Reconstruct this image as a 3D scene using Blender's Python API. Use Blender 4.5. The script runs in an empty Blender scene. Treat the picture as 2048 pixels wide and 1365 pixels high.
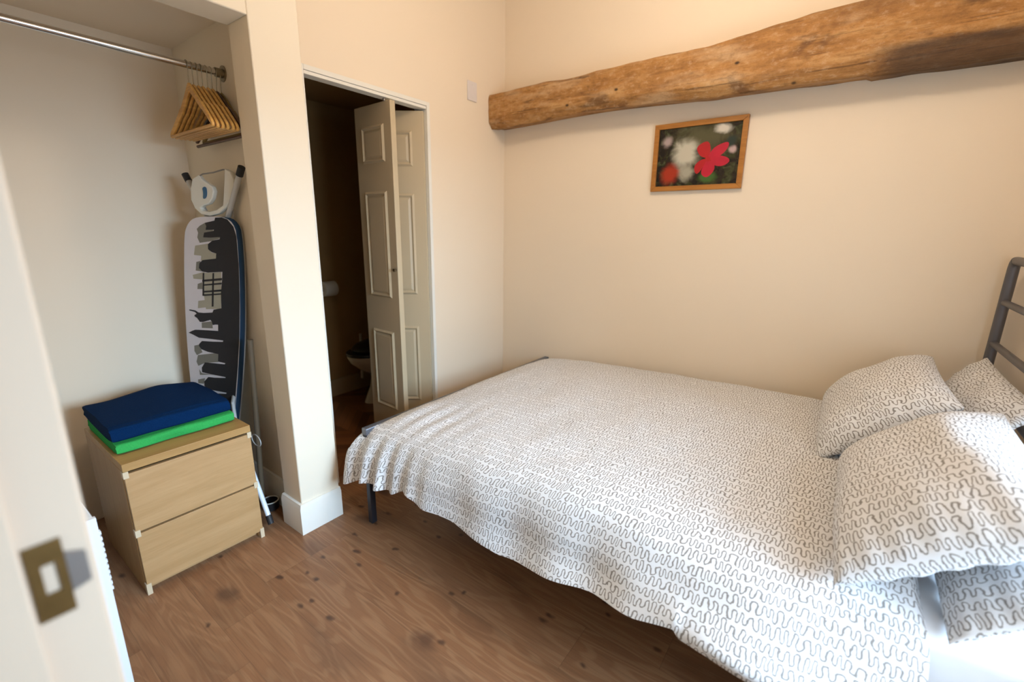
import bpy, bmesh, math, random
from mathutils import Vector, Matrix, noise
import numpy as np

random.seed(7)
S = bpy.context.scene
COL = S.collection
PI = math.pi

# ------------------------------------------------------------------ object helpers
def tag(o, label=None, cat=None, group=None, kind=None):
    if label: o['label'] = label
    if cat: o['category'] = cat
    if group: o['group'] = group
    if kind: o['kind'] = kind
    return o

def thing(name, label, cat, loc=(0, 0, 0), group=None):
    o = bpy.data.objects.new(name, None)
    o.empty_display_size = 0.05
    COL.objects.link(o)
    o.location = loc
    return tag(o, label, cat, group)

def wpos(o):
    p = Vector(o.location)
    while o.parent:
        o = o.parent
        p += Vector(o.location)
    return p

def obj(name, bm, mats, parent=None, bevel=0, seg=2, smooth=True, ang=40, sub=0, label=None):
    """bm holds world coordinates; the object's origin sits at its parent's base"""
    me = bpy.data.meshes.new(name)
    bmesh.ops.recalc_face_normals(bm, faces=bm.faces[:])
    if parent is not None:
        off = wpos(parent)
        for v in bm.verts: v.co -= off
    bm.to_mesh(me); bm.free()
    if not isinstance(mats, (list, tuple)): mats = [mats]
    for m in mats: me.materials.append(m)
    if smooth:
        me.shade_smooth()
        try: me.set_sharp_from_angle(angle=math.radians(ang))
        except Exception: pass
    o = bpy.data.objects.new(name, me)
    COL.objects.link(o)
    if parent is not None: o.parent = parent
    if bevel:
        md = o.modifiers.new('bevel', 'BEVEL'); md.width = bevel; md.segments = seg
        md.limit_method = 'ANGLE'; md.angle_limit = math.radians(35)
    if sub:
        md = o.modifiers.new('sub', 'SUBSURF'); md.levels = sub; md.render_levels = sub
    if label: o['label'] = label
    return o

def B(): return bmesh.new()

def box(bm, x0, x1, y0, y1, z0, z1, mi=0):
    vs = [bm.verts.new((x, y, z)) for x in (x0, x1) for y in (y0, y1) for z in (z0, z1)]
    for f in ((0, 1, 3, 2), (4, 6, 7, 5), (0, 4, 5, 1), (2, 3, 7, 6), (0, 2, 6, 4), (1, 5, 7, 3)):
        fc = bm.faces.new([vs[i] for i in f]); fc.material_index = mi
    return vs

def bx(*a):
    bm = B(); box(bm, *a); return bm

def frames(pts, closed=False):
    pts = [Vector(p) for p in pts]
    out = []; up = None
    n = len(pts)
    for i in range(n):
        if closed: t = pts[(i + 1) % n] - pts[i - 1]
        else: t = pts[min(i + 1, n - 1)] - pts[max(i - 1, 0)]
        t.normalize()
        if up is None:
            up = Vector((0, 0, 1)) if abs(t.z) < .9 else Vector((1, 0, 0))
        s = t.cross(up).normalized()
        up = s.cross(t).normalized()
        out.append((pts[i], s, up, t))
    return out

def tube(bm, pts, r, seg=14, closed=False, rect=None, cap=True, mi=0):
    rings = []
    for i, (p, s, u, t) in enumerate(frames(pts, closed)):
        rr = r[i] if isinstance(r, (list, tuple)) else r
        ring = []
        if rect:
            for a, b in ((-1, -1), (1, -1), (1, 1), (-1, 1)):
                ring.append(bm.verts.new(p + s * a * rect[0] / 2 + u * b * rect[1] / 2))
        else:
            for k in range(seg):
                a = 2 * PI * k / seg
                ring.append(bm.verts.new(p + s * math.cos(a) * rr + u * math.sin(a) * rr))
        rings.append(ring)
    n = len(rings); m = len(rings[0])
    for i in range(n if closed else n - 1):
        A, Bq = rings[i], rings[(i + 1) % n]
        for k in range(m):
            f = bm.faces.new((A[k], A[(k + 1) % m], Bq[(k + 1) % m], Bq[k])); f.material_index = mi
    if cap and not closed:
        bm.faces.new(rings[0][::-1]).material_index = mi
        bm.faces.new(rings[-1]).material_index = mi
    return bm

def prism(bm, poly, fr, d0, d1, mi=0, side=None):
    """poly in (a,b) extruded along the normal of fr=(origin,a,b,n)"""
    O, a, b, n = [Vector(v) for v in fr]
    lo = [bm.verts.new(O + a * p[0] + b * p[1] + n * d0) for p in poly]
    hi = [bm.verts.new(O + a * p[0] + b * p[1] + n * d1) for p in poly]
    k = len(poly)
    bm.faces.new(lo[::-1]).material_index = mi
    bm.faces.new(hi).material_index = mi
    for i in range(k):
        f = bm.faces.new((lo[i], lo[(i + 1) % k], hi[(i + 1) % k], hi[i]))
        f.material_index = mi if side is None else side
    return bm

def lathe(bm, prof, cx, cy, seg=32, sx=1, sy=1, mi=0):
    rings = []
    for r, z in prof:
        rings.append([bm.verts.new((cx + sx * r * math.cos(2 * PI * k / seg), cy + sy * r * math.sin(2 * PI * k / seg), z)) for k in range(seg)])
    for i in range(len(rings) - 1):
        for k in range(seg):
            bm.faces.new((rings[i][k], rings[i][(k + 1) % seg], rings[i + 1][(k + 1) % seg], rings[i + 1][k])).material_index = mi
    bm.faces.new(rings[0][::-1]).material_index = mi
    bm.faces.new(rings[-1]).material_index = mi
    return bm

def rounded(poly, it=2):
    """Chaikin corner cutting of a closed polygon"""
    for _ in range(it):
        q = []
        for i in range(len(poly)):
            p, r = Vector(poly[i]), Vector(poly[(i + 1) % len(poly)])
            q += [tuple(p * .75 + r * .25), tuple(p * .25 + r * .75)]
        poly = q
    return poly

# ------------------------------------------------------------------ node helpers
class NT:
    def __init__(s, name):
        s.mat = bpy.data.materials.new(name); s.mat.use_nodes = True
        s.t = s.mat.node_tree; s.t.nodes.clear()
        s.out = s.t.nodes.new('ShaderNodeOutputMaterial')
        s.bsdf = s.t.nodes.new('ShaderNodeBsdfPrincipled')
        s.t.links.new(s.bsdf.outputs[0], s.out.inputs[0])
    def n(s, typ, **kw):
        nd = s.t.nodes.new('ShaderNode' + typ)
        for k, v in kw.items(): setattr(nd, k, v)
        return nd
    def put(s, sock, v):
        if isinstance(v, bpy.types.NodeSocket): s.t.links.new(v, sock)
        elif v is not None:
            try: sock.default_value = v
            except Exception: sock.default_value = (*v, 1) if len(v) == 3 else v
    def m(s, op, a, b=None, c=None):
        nd = s.n('Math', operation=op)
        for i, v in enumerate((a, b, c)):
            if v is not None: s.put(nd.inputs[i], v)
        return nd.outputs[0]
    def mix(s, f, a, b, blend='MIX'):
        nd = s.n('Mix', data_type='RGBA', blend_type=blend)
        s.put(nd.inputs[0], f)
        for i, v in ((6, a), (7, b)):
            s.put(nd.inputs[i], (*v, 1) if isinstance(v, tuple) and len(v) == 3 else v)
        return nd.outputs[2]
    def coord(s, kind='Object'):
        return s.n('TexCoord').outputs[kind]
    def map(s, vec, scale=(1, 1, 1), loc=(0, 0, 0), rot=(0, 0, 0)):
        nd = s.n('Mapping'); s.put(nd.inputs[0], vec)
        nd.inputs['Scale'].default_value = scale; nd.inputs['Location'].default_value = loc; nd.inputs['Rotation'].default_value = rot
        return nd.outputs[0]
    def noise(s, vec, scale=5, detail=3, rough=.5, dist=0, dim='3D'):
        nd = s.n('TexNoise', noise_dimensions=dim)
        s.put(nd.inputs['Vector'], vec)
        nd.inputs['Scale'].default_value = scale; nd.inputs['Detail'].default_value = detail
        nd.inputs['Roughness'].default_value = rough; nd.inputs['Distortion'].default_value = dist
        return nd.outputs[0]
    def ramp(s, f, stops):
        nd = s.n('ValToRGB'); s.put(nd.inputs[0], f)
        el = nd.color_ramp.elements
        while len(el) < len(stops): el.new(.5)
        for e, (p, c) in zip(el, stops):
            e.position = p; e.color = (*c, 1) if len(c) == 3 else c
        return nd.outputs[0]
    def step(s, v, lo, hi):
        nd = s.n('MapRange', interpolation_type='SMOOTHSTEP'); s.put(nd.inputs[0], v)
        s.put(nd.inputs[1], lo); s.put(nd.inputs[2], hi)
        return nd.outputs[0]
    def sep(s, vec):
        nd = s.n('SeparateXYZ'); s.put(nd.inputs[0], vec); return nd.outputs
    def comb(s, x, y, z=0.0):
        nd = s.n('CombineXYZ')
        for i, v in enumerate((x, y, z)): s.put(nd.inputs[i], v)
        return nd.outputs[0]
    def bump(s, h, strength=.2, dist=.01):
        nd = s.n('Bump'); nd.inputs['Strength'].default_value = strength; nd.inputs['Distance'].default_value = dist
        s.put(nd.inputs['Height'], h); s.t.links.new(nd.outputs[0], s.bsdf.inputs['Normal'])
    def fin(s, color, rough=.5, metal=0.0, spec=None, sheen=None, coat=None):
        s.put(s.bsdf.inputs['Base Color'], (*color, 1) if isinstance(color, tuple) and len(color) == 3 else color)
        s.put(s.bsdf.inputs['Roughness'], rough); s.put(s.bsdf.inputs['Metallic'], metal)
        if spec is not None: s.bsdf.inputs['Specular IOR Level'].default_value = spec
        if sheen: s.bsdf.inputs['Sheen Weight'].default_value = sheen
        if coat: s.bsdf.inputs['Coat Weight'].default_value = coat
        return s.mat

def plain(name, c, rough=.5, metal=0.0, var=.06, scale=30, bump=0.0, spec=None, sheen=None):
    t = NT(name)
    v = t.noise(t.coord(), scale, 3)
    c2 = tuple(max(0, x * (1 - var)) for x in c)
    col = t.mix(v, c2, c)
    if bump: t.bump(v, bump, .003)
    return t.fin(col, rough, metal, spec, sheen)

def wall_paint(name, c):
    t = NT(name)
    g = t.n('NewGeometry').outputs['Position']
    a = t.noise(g, .8, 3); b = t.noise(g, 90, 2)
    col = t.mix(t.m('MULTIPLY', a, .5), c, tuple(x * .93 for x in c))
    t.bump(b, .06, .002)
    return t.fin(col, .75, spec=.25)

def wood(name, dark, light, along='x', freq=1.0, rough=.45, ring=.5):
    t = NT(name)
    v = t.coord()
    sc = {'x': (1.2, 14, 14), 'y': (14, 1.2, 14), 'z': (14, 14, 1.2)}[along]
    mp = t.map(v, tuple(x * freq for x in sc))
    a = t.noise(mp, 2.5, 5, .6, .6)
    b = t.noise(t.map(v, tuple(x * freq * 5 for x in sc)), 3, 3)
    f = t.m('ADD', t.m('MULTIPLY', a, .8), t.m('MULTIPLY', b, .25))
    col = t.mix(t.step(f, .3, .75), dark, light)
    t.bump(b, .05, .002)
    return t.fin(col, rough, spec=.4)

# ------------------------------------------------------------------ materials
CREAM = (.82, .70, .55)
m_wall = wall_paint('cream_wall_paint', CREAM)
m_white = wall_paint('white_gloss_paint', (.80, .77, .70))
m_pier = wall_paint('pale_wall_paint', (.81, .72, .58))
m_ceil = wall_paint('ceiling_paint', (.80, .74, .64))
m_bath = wall_paint('shade_tinted_bathroom_paint', (.40, .25, .10))  # the unlit room's shade is put into this wall colour
m_doorw = plain('door_paint', (.54, .44, .29), .45, var=.04, scale=8)
m_metal = plain('brushed_steel_paint', (.16, .165, .19), .42, .55)
m_bedmetal = plain('grey_bed_tube', (.13, .125, .135), .42, .45)
m_legmetal = plain('dark_bed_leg', (.04, .04, .05), .4, .4)
m_jamb = wall_paint('jamb_paint', (.63, .50, .385))
m_chrome = plain('chrome', (.72, .71, .70), .16, 1.0, var=.15, scale=4)
m_dchrome = plain('tarnished_chrome', (.32, .28, .2), .35, 1.0)
m_black = plain('black_rubber', (.012, .011, .013), .6)
m_tube = plain('pale_grey_tube', (.52, .52, .51), .4, .1)
m_tubeshade = plain('shaded_tube', (.15, .11, .07), .45, .1)  # leg tube darkened in colour for the pier's shadow
m_plast = plain('white_plastic', (.72, .70, .62), .4)
m_blue = plain('blue_plastic', (.03, .12, .24), .4)
m_sheet = plain('white_sheet_cotton', (.82, .83, .86), .9, var=.04, scale=14, bump=.15)
m_porc = plain('white_porcelain', (.62, .58, .5), .15, var=.03)
m_lid = plain('black_toilet_lid', (.012, .01, .012), .3)
m_plate = plain('white_switch_plastic', (.72, .66, .64), .4)
m_brass = plain('aged_brass', (.26, .165, .06), .38, .85, var=.4, scale=60)
m_steel = plain('dull_grey_steel', (.30, .28, .27), .4, .8)
m_rad = plain('white_enamel', (.78, .84, .92), .35, var=.03)
m_birch = wood('birch_veneer', (.42, .245, .103), (.50, .305, .143), 'y', .8)
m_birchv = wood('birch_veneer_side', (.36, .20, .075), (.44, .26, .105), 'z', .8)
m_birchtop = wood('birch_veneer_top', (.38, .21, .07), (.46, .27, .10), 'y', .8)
m_pale = plain('pale_birch_edging', (.66, .53, .36), .5)
m_hang = wood('varnished_beech', (.46, .22, .045), (.78, .44, .12), 'x', 1.5, .35)
m_hangdark = wood('dark_stained_wood', (.05, .022, .012), (.11, .05, .025), 'x', 1.5, .35)
m_frame = wood('oak_frame', (.30, .115, .02), (.44, .185, .035), 'x', 1.5, .4)
m_navy = plain('navy_terry', (.001, .022, .085), .95, var=.35, scale=220, bump=.6, spec=.1)
m_green = plain('green_terry', (.045, .43, .10), .95, var=.3, scale=220, bump=.6, spec=.1)
m_tread = plain('clear_plaster', (.6, .55, .5), .6)

def floor_mat():
    t = NT('oak_laminate')
    P = t.n('NewGeometry').outputs['Position']
    x, y, z = t.sep(P)
    r = t.m('DIVIDE', t.m('ADD', y, 10.02), .19)
    row = t.m('FLOOR', r); rf = t.m('FRACT', r)
    wn = t.n('TexWhiteNoise', noise_dimensions='1D'); t.put(wn.inputs['W'], row)
    u = t.m('DIVIDE', t.m('ADD', x, t.m('MULTIPLY', wn.outputs[0], 3.7)), 1.25)
    cl = t.m('FLOOR', u); uf = t.m('FRACT', u)
    wn2 = t.n('TexWhiteNoise', noise_dimensions='2D'); t.put(wn2.inputs['Vector'], t.comb(row, cl))
    idv = wn2.outputs[0]
    sh = t.m('MULTIPLY', idv, 31.0)
    gv = t.comb(t.m('ADD', x, sh), y, sh)
    # cathedral grain: rings of a stretched noise field
    fld = t.noise(t.map(gv, (1.3, 9, 1)), 1.0, 2, .5, .3)
    rings = t.m('SINE', t.m('MULTIPLY', fld, 75))
    fine = t.noise(t.map(gv, (3, 90, 1)), 2.0, 4, .6)
    base = t.mix(idv, (.245, .115, .054), (.29, .143, .07))
    base = t.mix(t.m('MULTIPLY', t.step(rings, -.2, 1.0), .34), base, (.40, .23, .12))
    base = t.mix(t.m('MULTIPLY', t.step(fine, .42, .75), .42), base, (.13, .062, .03))
    big = t.noise(t.map(gv, (1.2, 3.0, 1)), 1.6, 2)
    base = t.mix(t.m('MULTIPLY', t.step(big, .5, .72), .6), base, (.14, .068, .036))
    # knots
    for sc, thr, w, dk in ((5.2, .5, .075, .92), (2.6, .45, .12, .7), (9.0, .66, .12, .85)):
        vo = t.n('TexVoronoi', voronoi_dimensions='2D', feature='F1')
        wob = t.noise(t.map(gv, (1, 1, 1)), 14, 2)
        vv = t.comb(t.m('ADD', t.m('MULTIPLY', x, .62), t.m('MULTIPLY', wob, .05)), t.m('ADD', y, t.m('MULTIPLY', wob, .03)))
        t.put(vo.inputs['Vector'], vv); vo.inputs['Scale'].default_value = sc
        sel = t.m('GREATER_THAN', t.sep(vo.outputs['Color'])[0], thr)
        k = t.m('MULTIPLY', t.m('SUBTRACT', 1, t.step(vo.outputs['Distance'], w * .15, w)), sel)
        base = t.mix(t.m('MULTIPLY', k, dk), base, (.075, .036, .022))
    gr = t.m('MAXIMUM', t.m('LESS_THAN', rf, .010), t.m('LESS_THAN', uf, .0016))
    base = t.mix(t.m('MULTIPLY', gr, .3), base, (.07, .035, .02))
    t.bump(fine, .05, .002)
    return t.fin(base, t.m('ADD', .34, t.m('MULTIPLY', fine, .15)), spec=.45)
m_floor = floor_mat()

def parquet_mat():
    t = NT('herringbone_parquet')
    P = t.n('NewGeometry').outputs['Position']
    x, y, z = t.sep(P)
    c = t.m('DIVIDE', y, .26); colm = t.m('FLOOR', c)
    tri = t.m('MULTIPLY', t.m('PINGPONG', y, .26), 1.0)
    p = t.m('DIVIDE', t.m('ADD', x, tri), .075)
    pid = t.m('FLOOR', p)
    wn = t.n('TexWhiteNoise', noise_dimensions='2D'); t.put(wn.inputs['Vector'], t.comb(pid, colm))
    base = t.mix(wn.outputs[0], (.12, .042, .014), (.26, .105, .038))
    line = t.m('MAXIMUM', t.m('LESS_THAN', t.m('FRACT', p), .05), t.m('LESS_THAN', t.m('FRACT', c), .012))
    base = t.mix(t.m('MULTIPLY', line, .7), base, (.03, .012, .006))
    return t.fin(base, .35)
m_parq = parquet_mat()

def beam_mat():
    t = NT('old_pine_beam')
    v = t.coord(); x, y, z = t.sep(v)
    a = t.noise(t.map(v, (1.5, 8, 8)), 2.6, 8, .7, .35)
    b = t.noise(t.map(v, (4, 60, 60)), 2.0, 4, .6)
    big = t.noise(t.map(v, (1.6, 4, 4)), 1.9, 4, .6, .5)
    base = t.ramp(a, [(.25, (.22, .095, .028)), (.5, (.42, .205, .062)), (.72, (.55, .33, .14))])
    base = t.mix(t.m('MULTIPLY', t.step(b, .52, .72), .4), base, (.20, .085, .025))
    base = t.mix(t.m('MULTIPLY', t.step(big, .54, .66), .75), base, (.12, .055, .022))
    pale = t.noise(t.map(v, (1.3, 5, 5), (7, 3, 1)), 2.2, 3)
    base = t.mix(t.m('MULTIPLY', t.step(pale, .52, .7), .5), base, (.60, .42, .25))
    crk = t.noise(t.map(v, (1.0, 45, 45), (1, 4, 2)), 1.6, 3, .5, .2)
    base = t.mix(t.m('MULTIPLY', t.step(crk, .62, .70), .6), base, (.10, .045, .018))
    # the dark worn hollow towards the right end, low on the face
    zz = t.m('ADD', z, t.m('MULTIPLY', t.m('SUBTRACT', a, .5), .05))
    mot = t.noise(t.map(v, (3, 5, 5), (2, 8, 3)), 9, 5, .7)
    base = t.mix(t.m('MULTIPLY', t.step(mot, .50, .72), .5), base, (.62, .42, .25))
    base = t.mix(t.m('MULTIPLY', t.step(mot, .50, .30), .45), base, (.17, .075, .025))
    d = t.m('MULTIPLY', t.step(x, 1.95, 2.1), t.m('SUBTRACT', 1, t.step(zz, 2.045, 2.075)))
    base = t.mix(t.m('MULTIPLY', d, .8), base, (.055, .032, .02))
    # darker, scorched upper edge
    e = t.step(t.m('ADD', z, t.m('MULTIPLY', t.m('SUBTRACT', big, .5), .16)), 2.17, 2.26)
    base = t.mix(t.m('MULTIPLY', e, .55), base, (.13, .065, .03))
    for sc, thr, w in ((6.0, .62, .13), (11, .70, .17), (19, .74, .2)):
        vo = t.n('TexVoronoi', voronoi_dimensions='3D', feature='F1')
        t.put(vo.inputs['Vector'], t.map(v, (.7, 1, 1))); vo.inputs['Scale'].default_value = sc
        sel = t.m('GREATER_THAN', t.sep(vo.outputs['Color'])[0], thr)
        k = t.m('MULTIPLY', t.m('SUBTRACT', 1, t.step(vo.outputs['Distance'], w * .3, w)), sel)
        base = t.mix(t.m('MULTIPLY', k, .9), base, (.03, .014, .008))
    t.bump(t.m('ADD', t.m('ADD', a, mot), t.m('MULTIPLY', b, .6)), .6, .012)
    return t.fin(base, .6, spec=.3)
m_beam = beam_mat()

def squiggle_mat(name):
    """rows of a meandering grey line on white cotton, drawn in UV metres"""
    t = NT(name)
    uv = t.coord('UV')
    uvc = t.map(uv, (100, 100, 1))
    U0, V0, _ = t.sep(uvc)
    wv = t.noise(t.map(uvc, (.055, .055, 1)), 1.0, 2)
    V = t.m('ADD', V0, t.m('MULTIPLY', t.m('SUBTRACT', wv, .5), 4.0))
    h = 3.15
    r = t.m('DIVIDE', t.m('ADD', V, 400.0), h)
    row = t.m('FLOOR', r)
    wn = t.n('TexWhiteNoise', noise_dimensions='1D'); t.put(wn.inputs['W'], row)
    row3 = t.m('MULTIPLY', row, 3.17)
    U1 = t.m('ADD', U0, t.m('MULTIPLY', wn.outputs[0], 60.0))
    nP = t.noise(t.comb(t.m('MULTIPLY', U1, .16), t.m('ADD', row3, 50.0)), 1.0, 1)
    nW = t.noise(t.map(uvc, (.55, .55, 1)), 1.0, 1)
    U = t.m('ADD', t.m('ADD', U1, t.m('MULTIPLY', nP, 3.6)), t.m('MULTIPLY', nW, 1.0))
    nA = t.noise(t.comb(t.m('MULTIPLY', U1, .30), row3), 1.0, 1)
    nO = t.noise(t.comb(t.m('MULTIPLY', U1, .26), t.m('ADD', row3, 90.0)), 1.0, 1)
    vl = t.m('MULTIPLY', t.m('SUBTRACT', t.m('FRACT', r), .5), h)
    vl = t.m('ADD', vl, t.m('MULTIPLY', t.m('SUBTRACT', nO, .5), 1.5))
    a = t.m('MAXIMUM', .05, t.m('ADD', -.22, t.m('MULTIPLY', nA, 1.75)))
    w = .98
    cu = t.m('DIVIDE', U, w)
    par = t.m('SUBTRACT', t.m('MULTIPLY', t.m('MODULO', t.m('ADD', t.m('FLOOR', cu), 4000.0), 2.0), 2.0), 1.0)
    xl = t.m('MULTIPLY', t.m('FRACT', cu), w)
    vp = t.m('MULTIPLY', vl, par)
    e = t.m('MINIMUM', xl, t.m('SUBTRACT', w, xl))
    xc = t.m('SUBTRACT', xl, w / 2)
    up = t.m('SUBTRACT', vp, a)
    dcap = t.m('ABSOLUTE', t.m('SUBTRACT', t.m('SQRT', t.m('ADD', t.m('MULTIPLY', xc, xc), t.m('MULTIPLY', up, up))), w / 2))
    lo = t.m('MINIMUM', t.m('ADD', vp, a), 0.0)
    dseg = t.m('SQRT', t.m('ADD', t.m('MULTIPLY', e, e), t.m('MULTIPLY', lo, lo)))
    isup = t.m('GREATER_THAN', up, 0.0)
    d = t.m('ADD', t.m('MULTIPLY', dcap, isup), t.m('MULTIPLY', dseg, t.m('SUBTRACT', 1, isup)))
    line = t.m('SUBTRACT', 1, t.step(d, .115, .205))
    col = t.mix(t.m('MULTIPLY', line, .92), (.75, .755, .775), (.225, .205, .19))
    wv2 = t.noise(uvc, 9, 2)
    t.bump(wv2, .12, .002)
    return t.fin(col, .9, spec=.15, sheen=.1)
m_sq = squiggle_mat('squiggle_cotton')

def print_mat():
    t = NT('garden_flower_print')
    v = t.coord(); x, y, z = t.sep(v)
    n1 = t.noise(v, 22, 4, .6, .8); n2 = t.noise(t.map(v, loc=(3, 1, 2)), 14, 3, .5, .5)
    base = t.ramp(n1, [(.36, (.006, .004, .004)), (.5, (.018, .013, .007)), (.6, (.035, .042, .014)), (.74, (.10, .10, .07))])
    def blob(cx, cz, rx, rz, lo=.35, hi=1.25):
        dx = t.m('DIVIDE', t.m('SUBTRACT', x, cx), rx); dz = t.m('DIVIDE', t.m('SUBTRACT', z, cz), rz)
        dd = t.m('SQRT', t.m('ADD', t.m('MULTIPLY', dx, dx), t.m('MULTIPLY', dz, dz)))
        dd = t.m('ADD', dd, t.m('MULTIPLY', t.m('SUBTRACT', n2, .5), 1.5))
        return t.m('SUBTRACT', 1, t.step(dd, lo, hi))
    base = t.mix(blob(.02, .09, .16, .08), base, (.085, .08, .04))
    base = t.mix(blob(-.06, .02, .075, .085), base, (.50, .47, .38))
    base = t.mix(blob(-.045, -.085, .045, .05), base, (.34, .32, .25))
    base = t.mix(blob(.12, .125, .05, .025), base, (.62, .58, .50))
    base = t.mix(blob(-.165, .085, .03, .035), base, (.36, .28, .27))
    base = t.mix(blob(-.14, -.085, .05, .06), base, (.34, .03, .012))
    base = t.mix(blob(.175, .02, .02, .02), base, (.45, .33, .32))
    base = t.mix(blob(.165, .06, .028, .03), base, (.02, .035, .03))
    base = t.mix(blob(.06, -.11, .05, .03), base, (.05, .12, .025))
    return t.fin(base, .22, spec=.4)
m_print = print_mat()
m_petal = plain('crimson_petal', (.55, .004, .035), .35, var=.35, scale=30)
m_petal2 = plain('crimson_petal_deep', (.48, .004, .012), .35, var=.3, scale=30)

def glass_mat():
    t = NT('window_glass')
    tr = t.n('BsdfTransparent'); gl = t.n('BsdfGlossy'); gl.inputs['Roughness'].default_value = .02
    mx = t.n('MixShader'); mx.inputs[0].default_value = .06
    t.t.links.new(tr.outputs[0], mx.inputs[1]); t.t.links.new(gl.outputs[0], mx.inputs[2])
    t.t.links.new(mx.outputs[0], t.out.inputs[0])
    return t.mat
m_glass = glass_mat()

# ------------------------------------------------------------------ the room
def struct(name, bm, mat, parent=None, bevel=0, **k):
    o = obj(name, bm, mat, parent, bevel, **k)
    if parent is None: o['kind'] = 'structure'
    return o

H = 2.98
XB = -.60           # back of the wardrobe alcove
XF = 2.76           # wall behind the headboard
struct('floor', bx(XB - .1, XF + .1, -3.9, .1, -.08, 0), m_floor)
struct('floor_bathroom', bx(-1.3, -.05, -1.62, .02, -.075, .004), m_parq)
struct('ceiling', bx(XB - .1, XF + .1, -2.72, .1, H, H + .1), m_ceil)
struct('wall_right', bx(-.1, XF + .1, 0, .1, 0, H), m_wall)
bm = B()
box(bm, -.1, 0, -.70, 0, 0, H); box(bm, -.1, 0, -1.47, -.70, 2.035, H); box(bm, -.1, 0, -1.62, -1.47, 0, H)
struct('wall_back', bm, m_wall)
# pier between the alcove and the bathroom door, with the alcove's end wall behind it
bm = B()
box(bm, .10, .25, -1.786, -1.60, 0, H)
struct('wall_pier', bm, m_pier, bevel=.004)
struct('wall_alcove_end', bx(XB, .10, -1.73, -1.62, 0, H), m_pier)
struct('wall_lintel', bx(.10, .25, -2.6, -1.786, 2.05, H), m_pier, bevel=.004)
struct('wall_alcove', bx(XB - .1, XB, -2.6, -1.62, 0, H), m_wall)
struct('ceiling_alcove', bx(XB, .10, -2.6, -1.73, 2.128, 2.2), m_wall)
bm = B()
box(bm, XB - .1, 1.46, -2.72, -2.6, 0, H); box(bm, 1.46, 2.36, -2.72, -2.6, 2.06, H); box(bm, 2.36, XF + .1, -2.72, -2.6, 0, H)
struct('wall_left', bm, m_wall)
WY0, WY1, WZ0, WZ1 = -2.35, -1.10, .55, 1.70
bm = B()
box(bm, XF, XF + .12, -2.72, WY0, 0, H); box(bm, XF, XF + .12, WY1, .1, 0, H)
box(bm, XF, XF + .12, WY0, WY1, 0, WZ0); box(bm, XF, XF + .12, WY0, WY1, WZ1, H)
struct('wall_front', bm, m_wall)
# window behind the headboard side of the room
bm = B()
for a in ((WY0, WY0 + .05, WZ0, WZ1), (WY1 - .05, WY1, WZ0, WZ1), (WY0 + .05, WY1 - .05, WZ0, WZ0 + .05), (WY0 + .05, WY1 - .05, WZ1 - .05, WZ1)):
    box(bm, XF + .05, XF + .10, *a)
w1 = struct('window_1', bm, m_white)
obj('pane', bx(XF + .072, XF + .078, WY0 + .05, WY1 - .05, WZ0 + .05, WZ1 - .05), m_glass, w1)
# hallway behind the camera
struct('wall_hall', bx(.2, XF + .1, -3.9, -3.8, 0, H), m_wall)
struct('ceiling_hall', bx(.2, XF + .1, -3.9, -2.72, H - .4, H - .3), m_ceil)
# bathroom shell
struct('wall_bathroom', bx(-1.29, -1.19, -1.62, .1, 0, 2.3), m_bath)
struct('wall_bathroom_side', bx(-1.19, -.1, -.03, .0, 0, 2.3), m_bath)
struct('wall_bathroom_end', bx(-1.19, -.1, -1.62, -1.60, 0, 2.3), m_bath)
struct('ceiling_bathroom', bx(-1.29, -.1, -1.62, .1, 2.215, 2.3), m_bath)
m_bathtrim = wall_paint('shade_tinted_skirting_paint', (.48, .36, .2))  # skirting colour darkened to carry the bathroom's low light
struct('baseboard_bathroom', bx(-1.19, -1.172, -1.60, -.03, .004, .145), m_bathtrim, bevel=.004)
# skirtings
bm = B()
prof = [(0, 0), (.016, 0), (.016, .128), (.012, .136), (.010, .145), (0, .147)]
# around the pier: alcove side face, front face
def skirt(pts, name):
    """mitred skirting that follows pts (plan), outward side on the right of travel"""
    bm = B(); rings = []
    for i, p in enumerate(pts):
        p = Vector(p)
        d0 = (p - Vector(pts[i - 1])).normalized() if i else None
        d1 = (Vector(pts[i + 1]) - p).normalized() if i < len(pts) - 1 else None
        d0 = d0 or d1; d1 = d1 or d0
        n0 = Vector((d0.y, -d0.x)); n1 = Vector((d1.y, -d1.x))
        nn = (n0 + n1).normalized(); nn = nn / max(.3, nn.dot(n0))
        rings.append([bm.verts.new((p.x + nn.x * a, p.y + nn.y * a, b)) for a, b in prof])
    for A_, B_ in zip(rings, rings[1:]):
        for k in range(len(prof)):
            bm.faces.new((A_[k], A_[(k + 1) % len(prof)], B_[(k + 1) % len(prof)], B_[k]))
    bm.faces.new(rings[0]); bm.faces.new(rings[-1][::-1])
    return struct(name, bm, m_white, ang=30)
skirt([(.10, -1.786), (.25, -1.786), (.25, -1.60)], 'baseboard_pier')
skirt([(XB, -1.73), (.10, -1.73)], 'baseboard_alcove')
skirt([(0, -.70), (0, 0), (XF, 0)], 'baseboard_right')
# bathroom door lining
bm = B()
box(bm, -.10, .004, -.722, -.70, 0, 2.035); box(bm, -.10, .004, -1.47, -1.448, 0, 2.035); box(bm, -.10, .004, -1.448, -.722, 2.013, 2.035)
struct('trim_1', bm, m_white, bevel=.002)
# bathroom door header: the sliding track
tr = thing('door_track', 'white metal sliding track along the top of the bathroom doorway', 'track', (-.05, -1.08, 1.995))
obj('channel', bx(-.055, .0, -1.446, -.724, 1.997, 2.012), m_white, tr, bevel=.002)
obj('guide_pin', tube(B(), [(-.02, -1.0, 1.985), (-.02, -1.0, 2.0)], .006), m_steel, tr)

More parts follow.
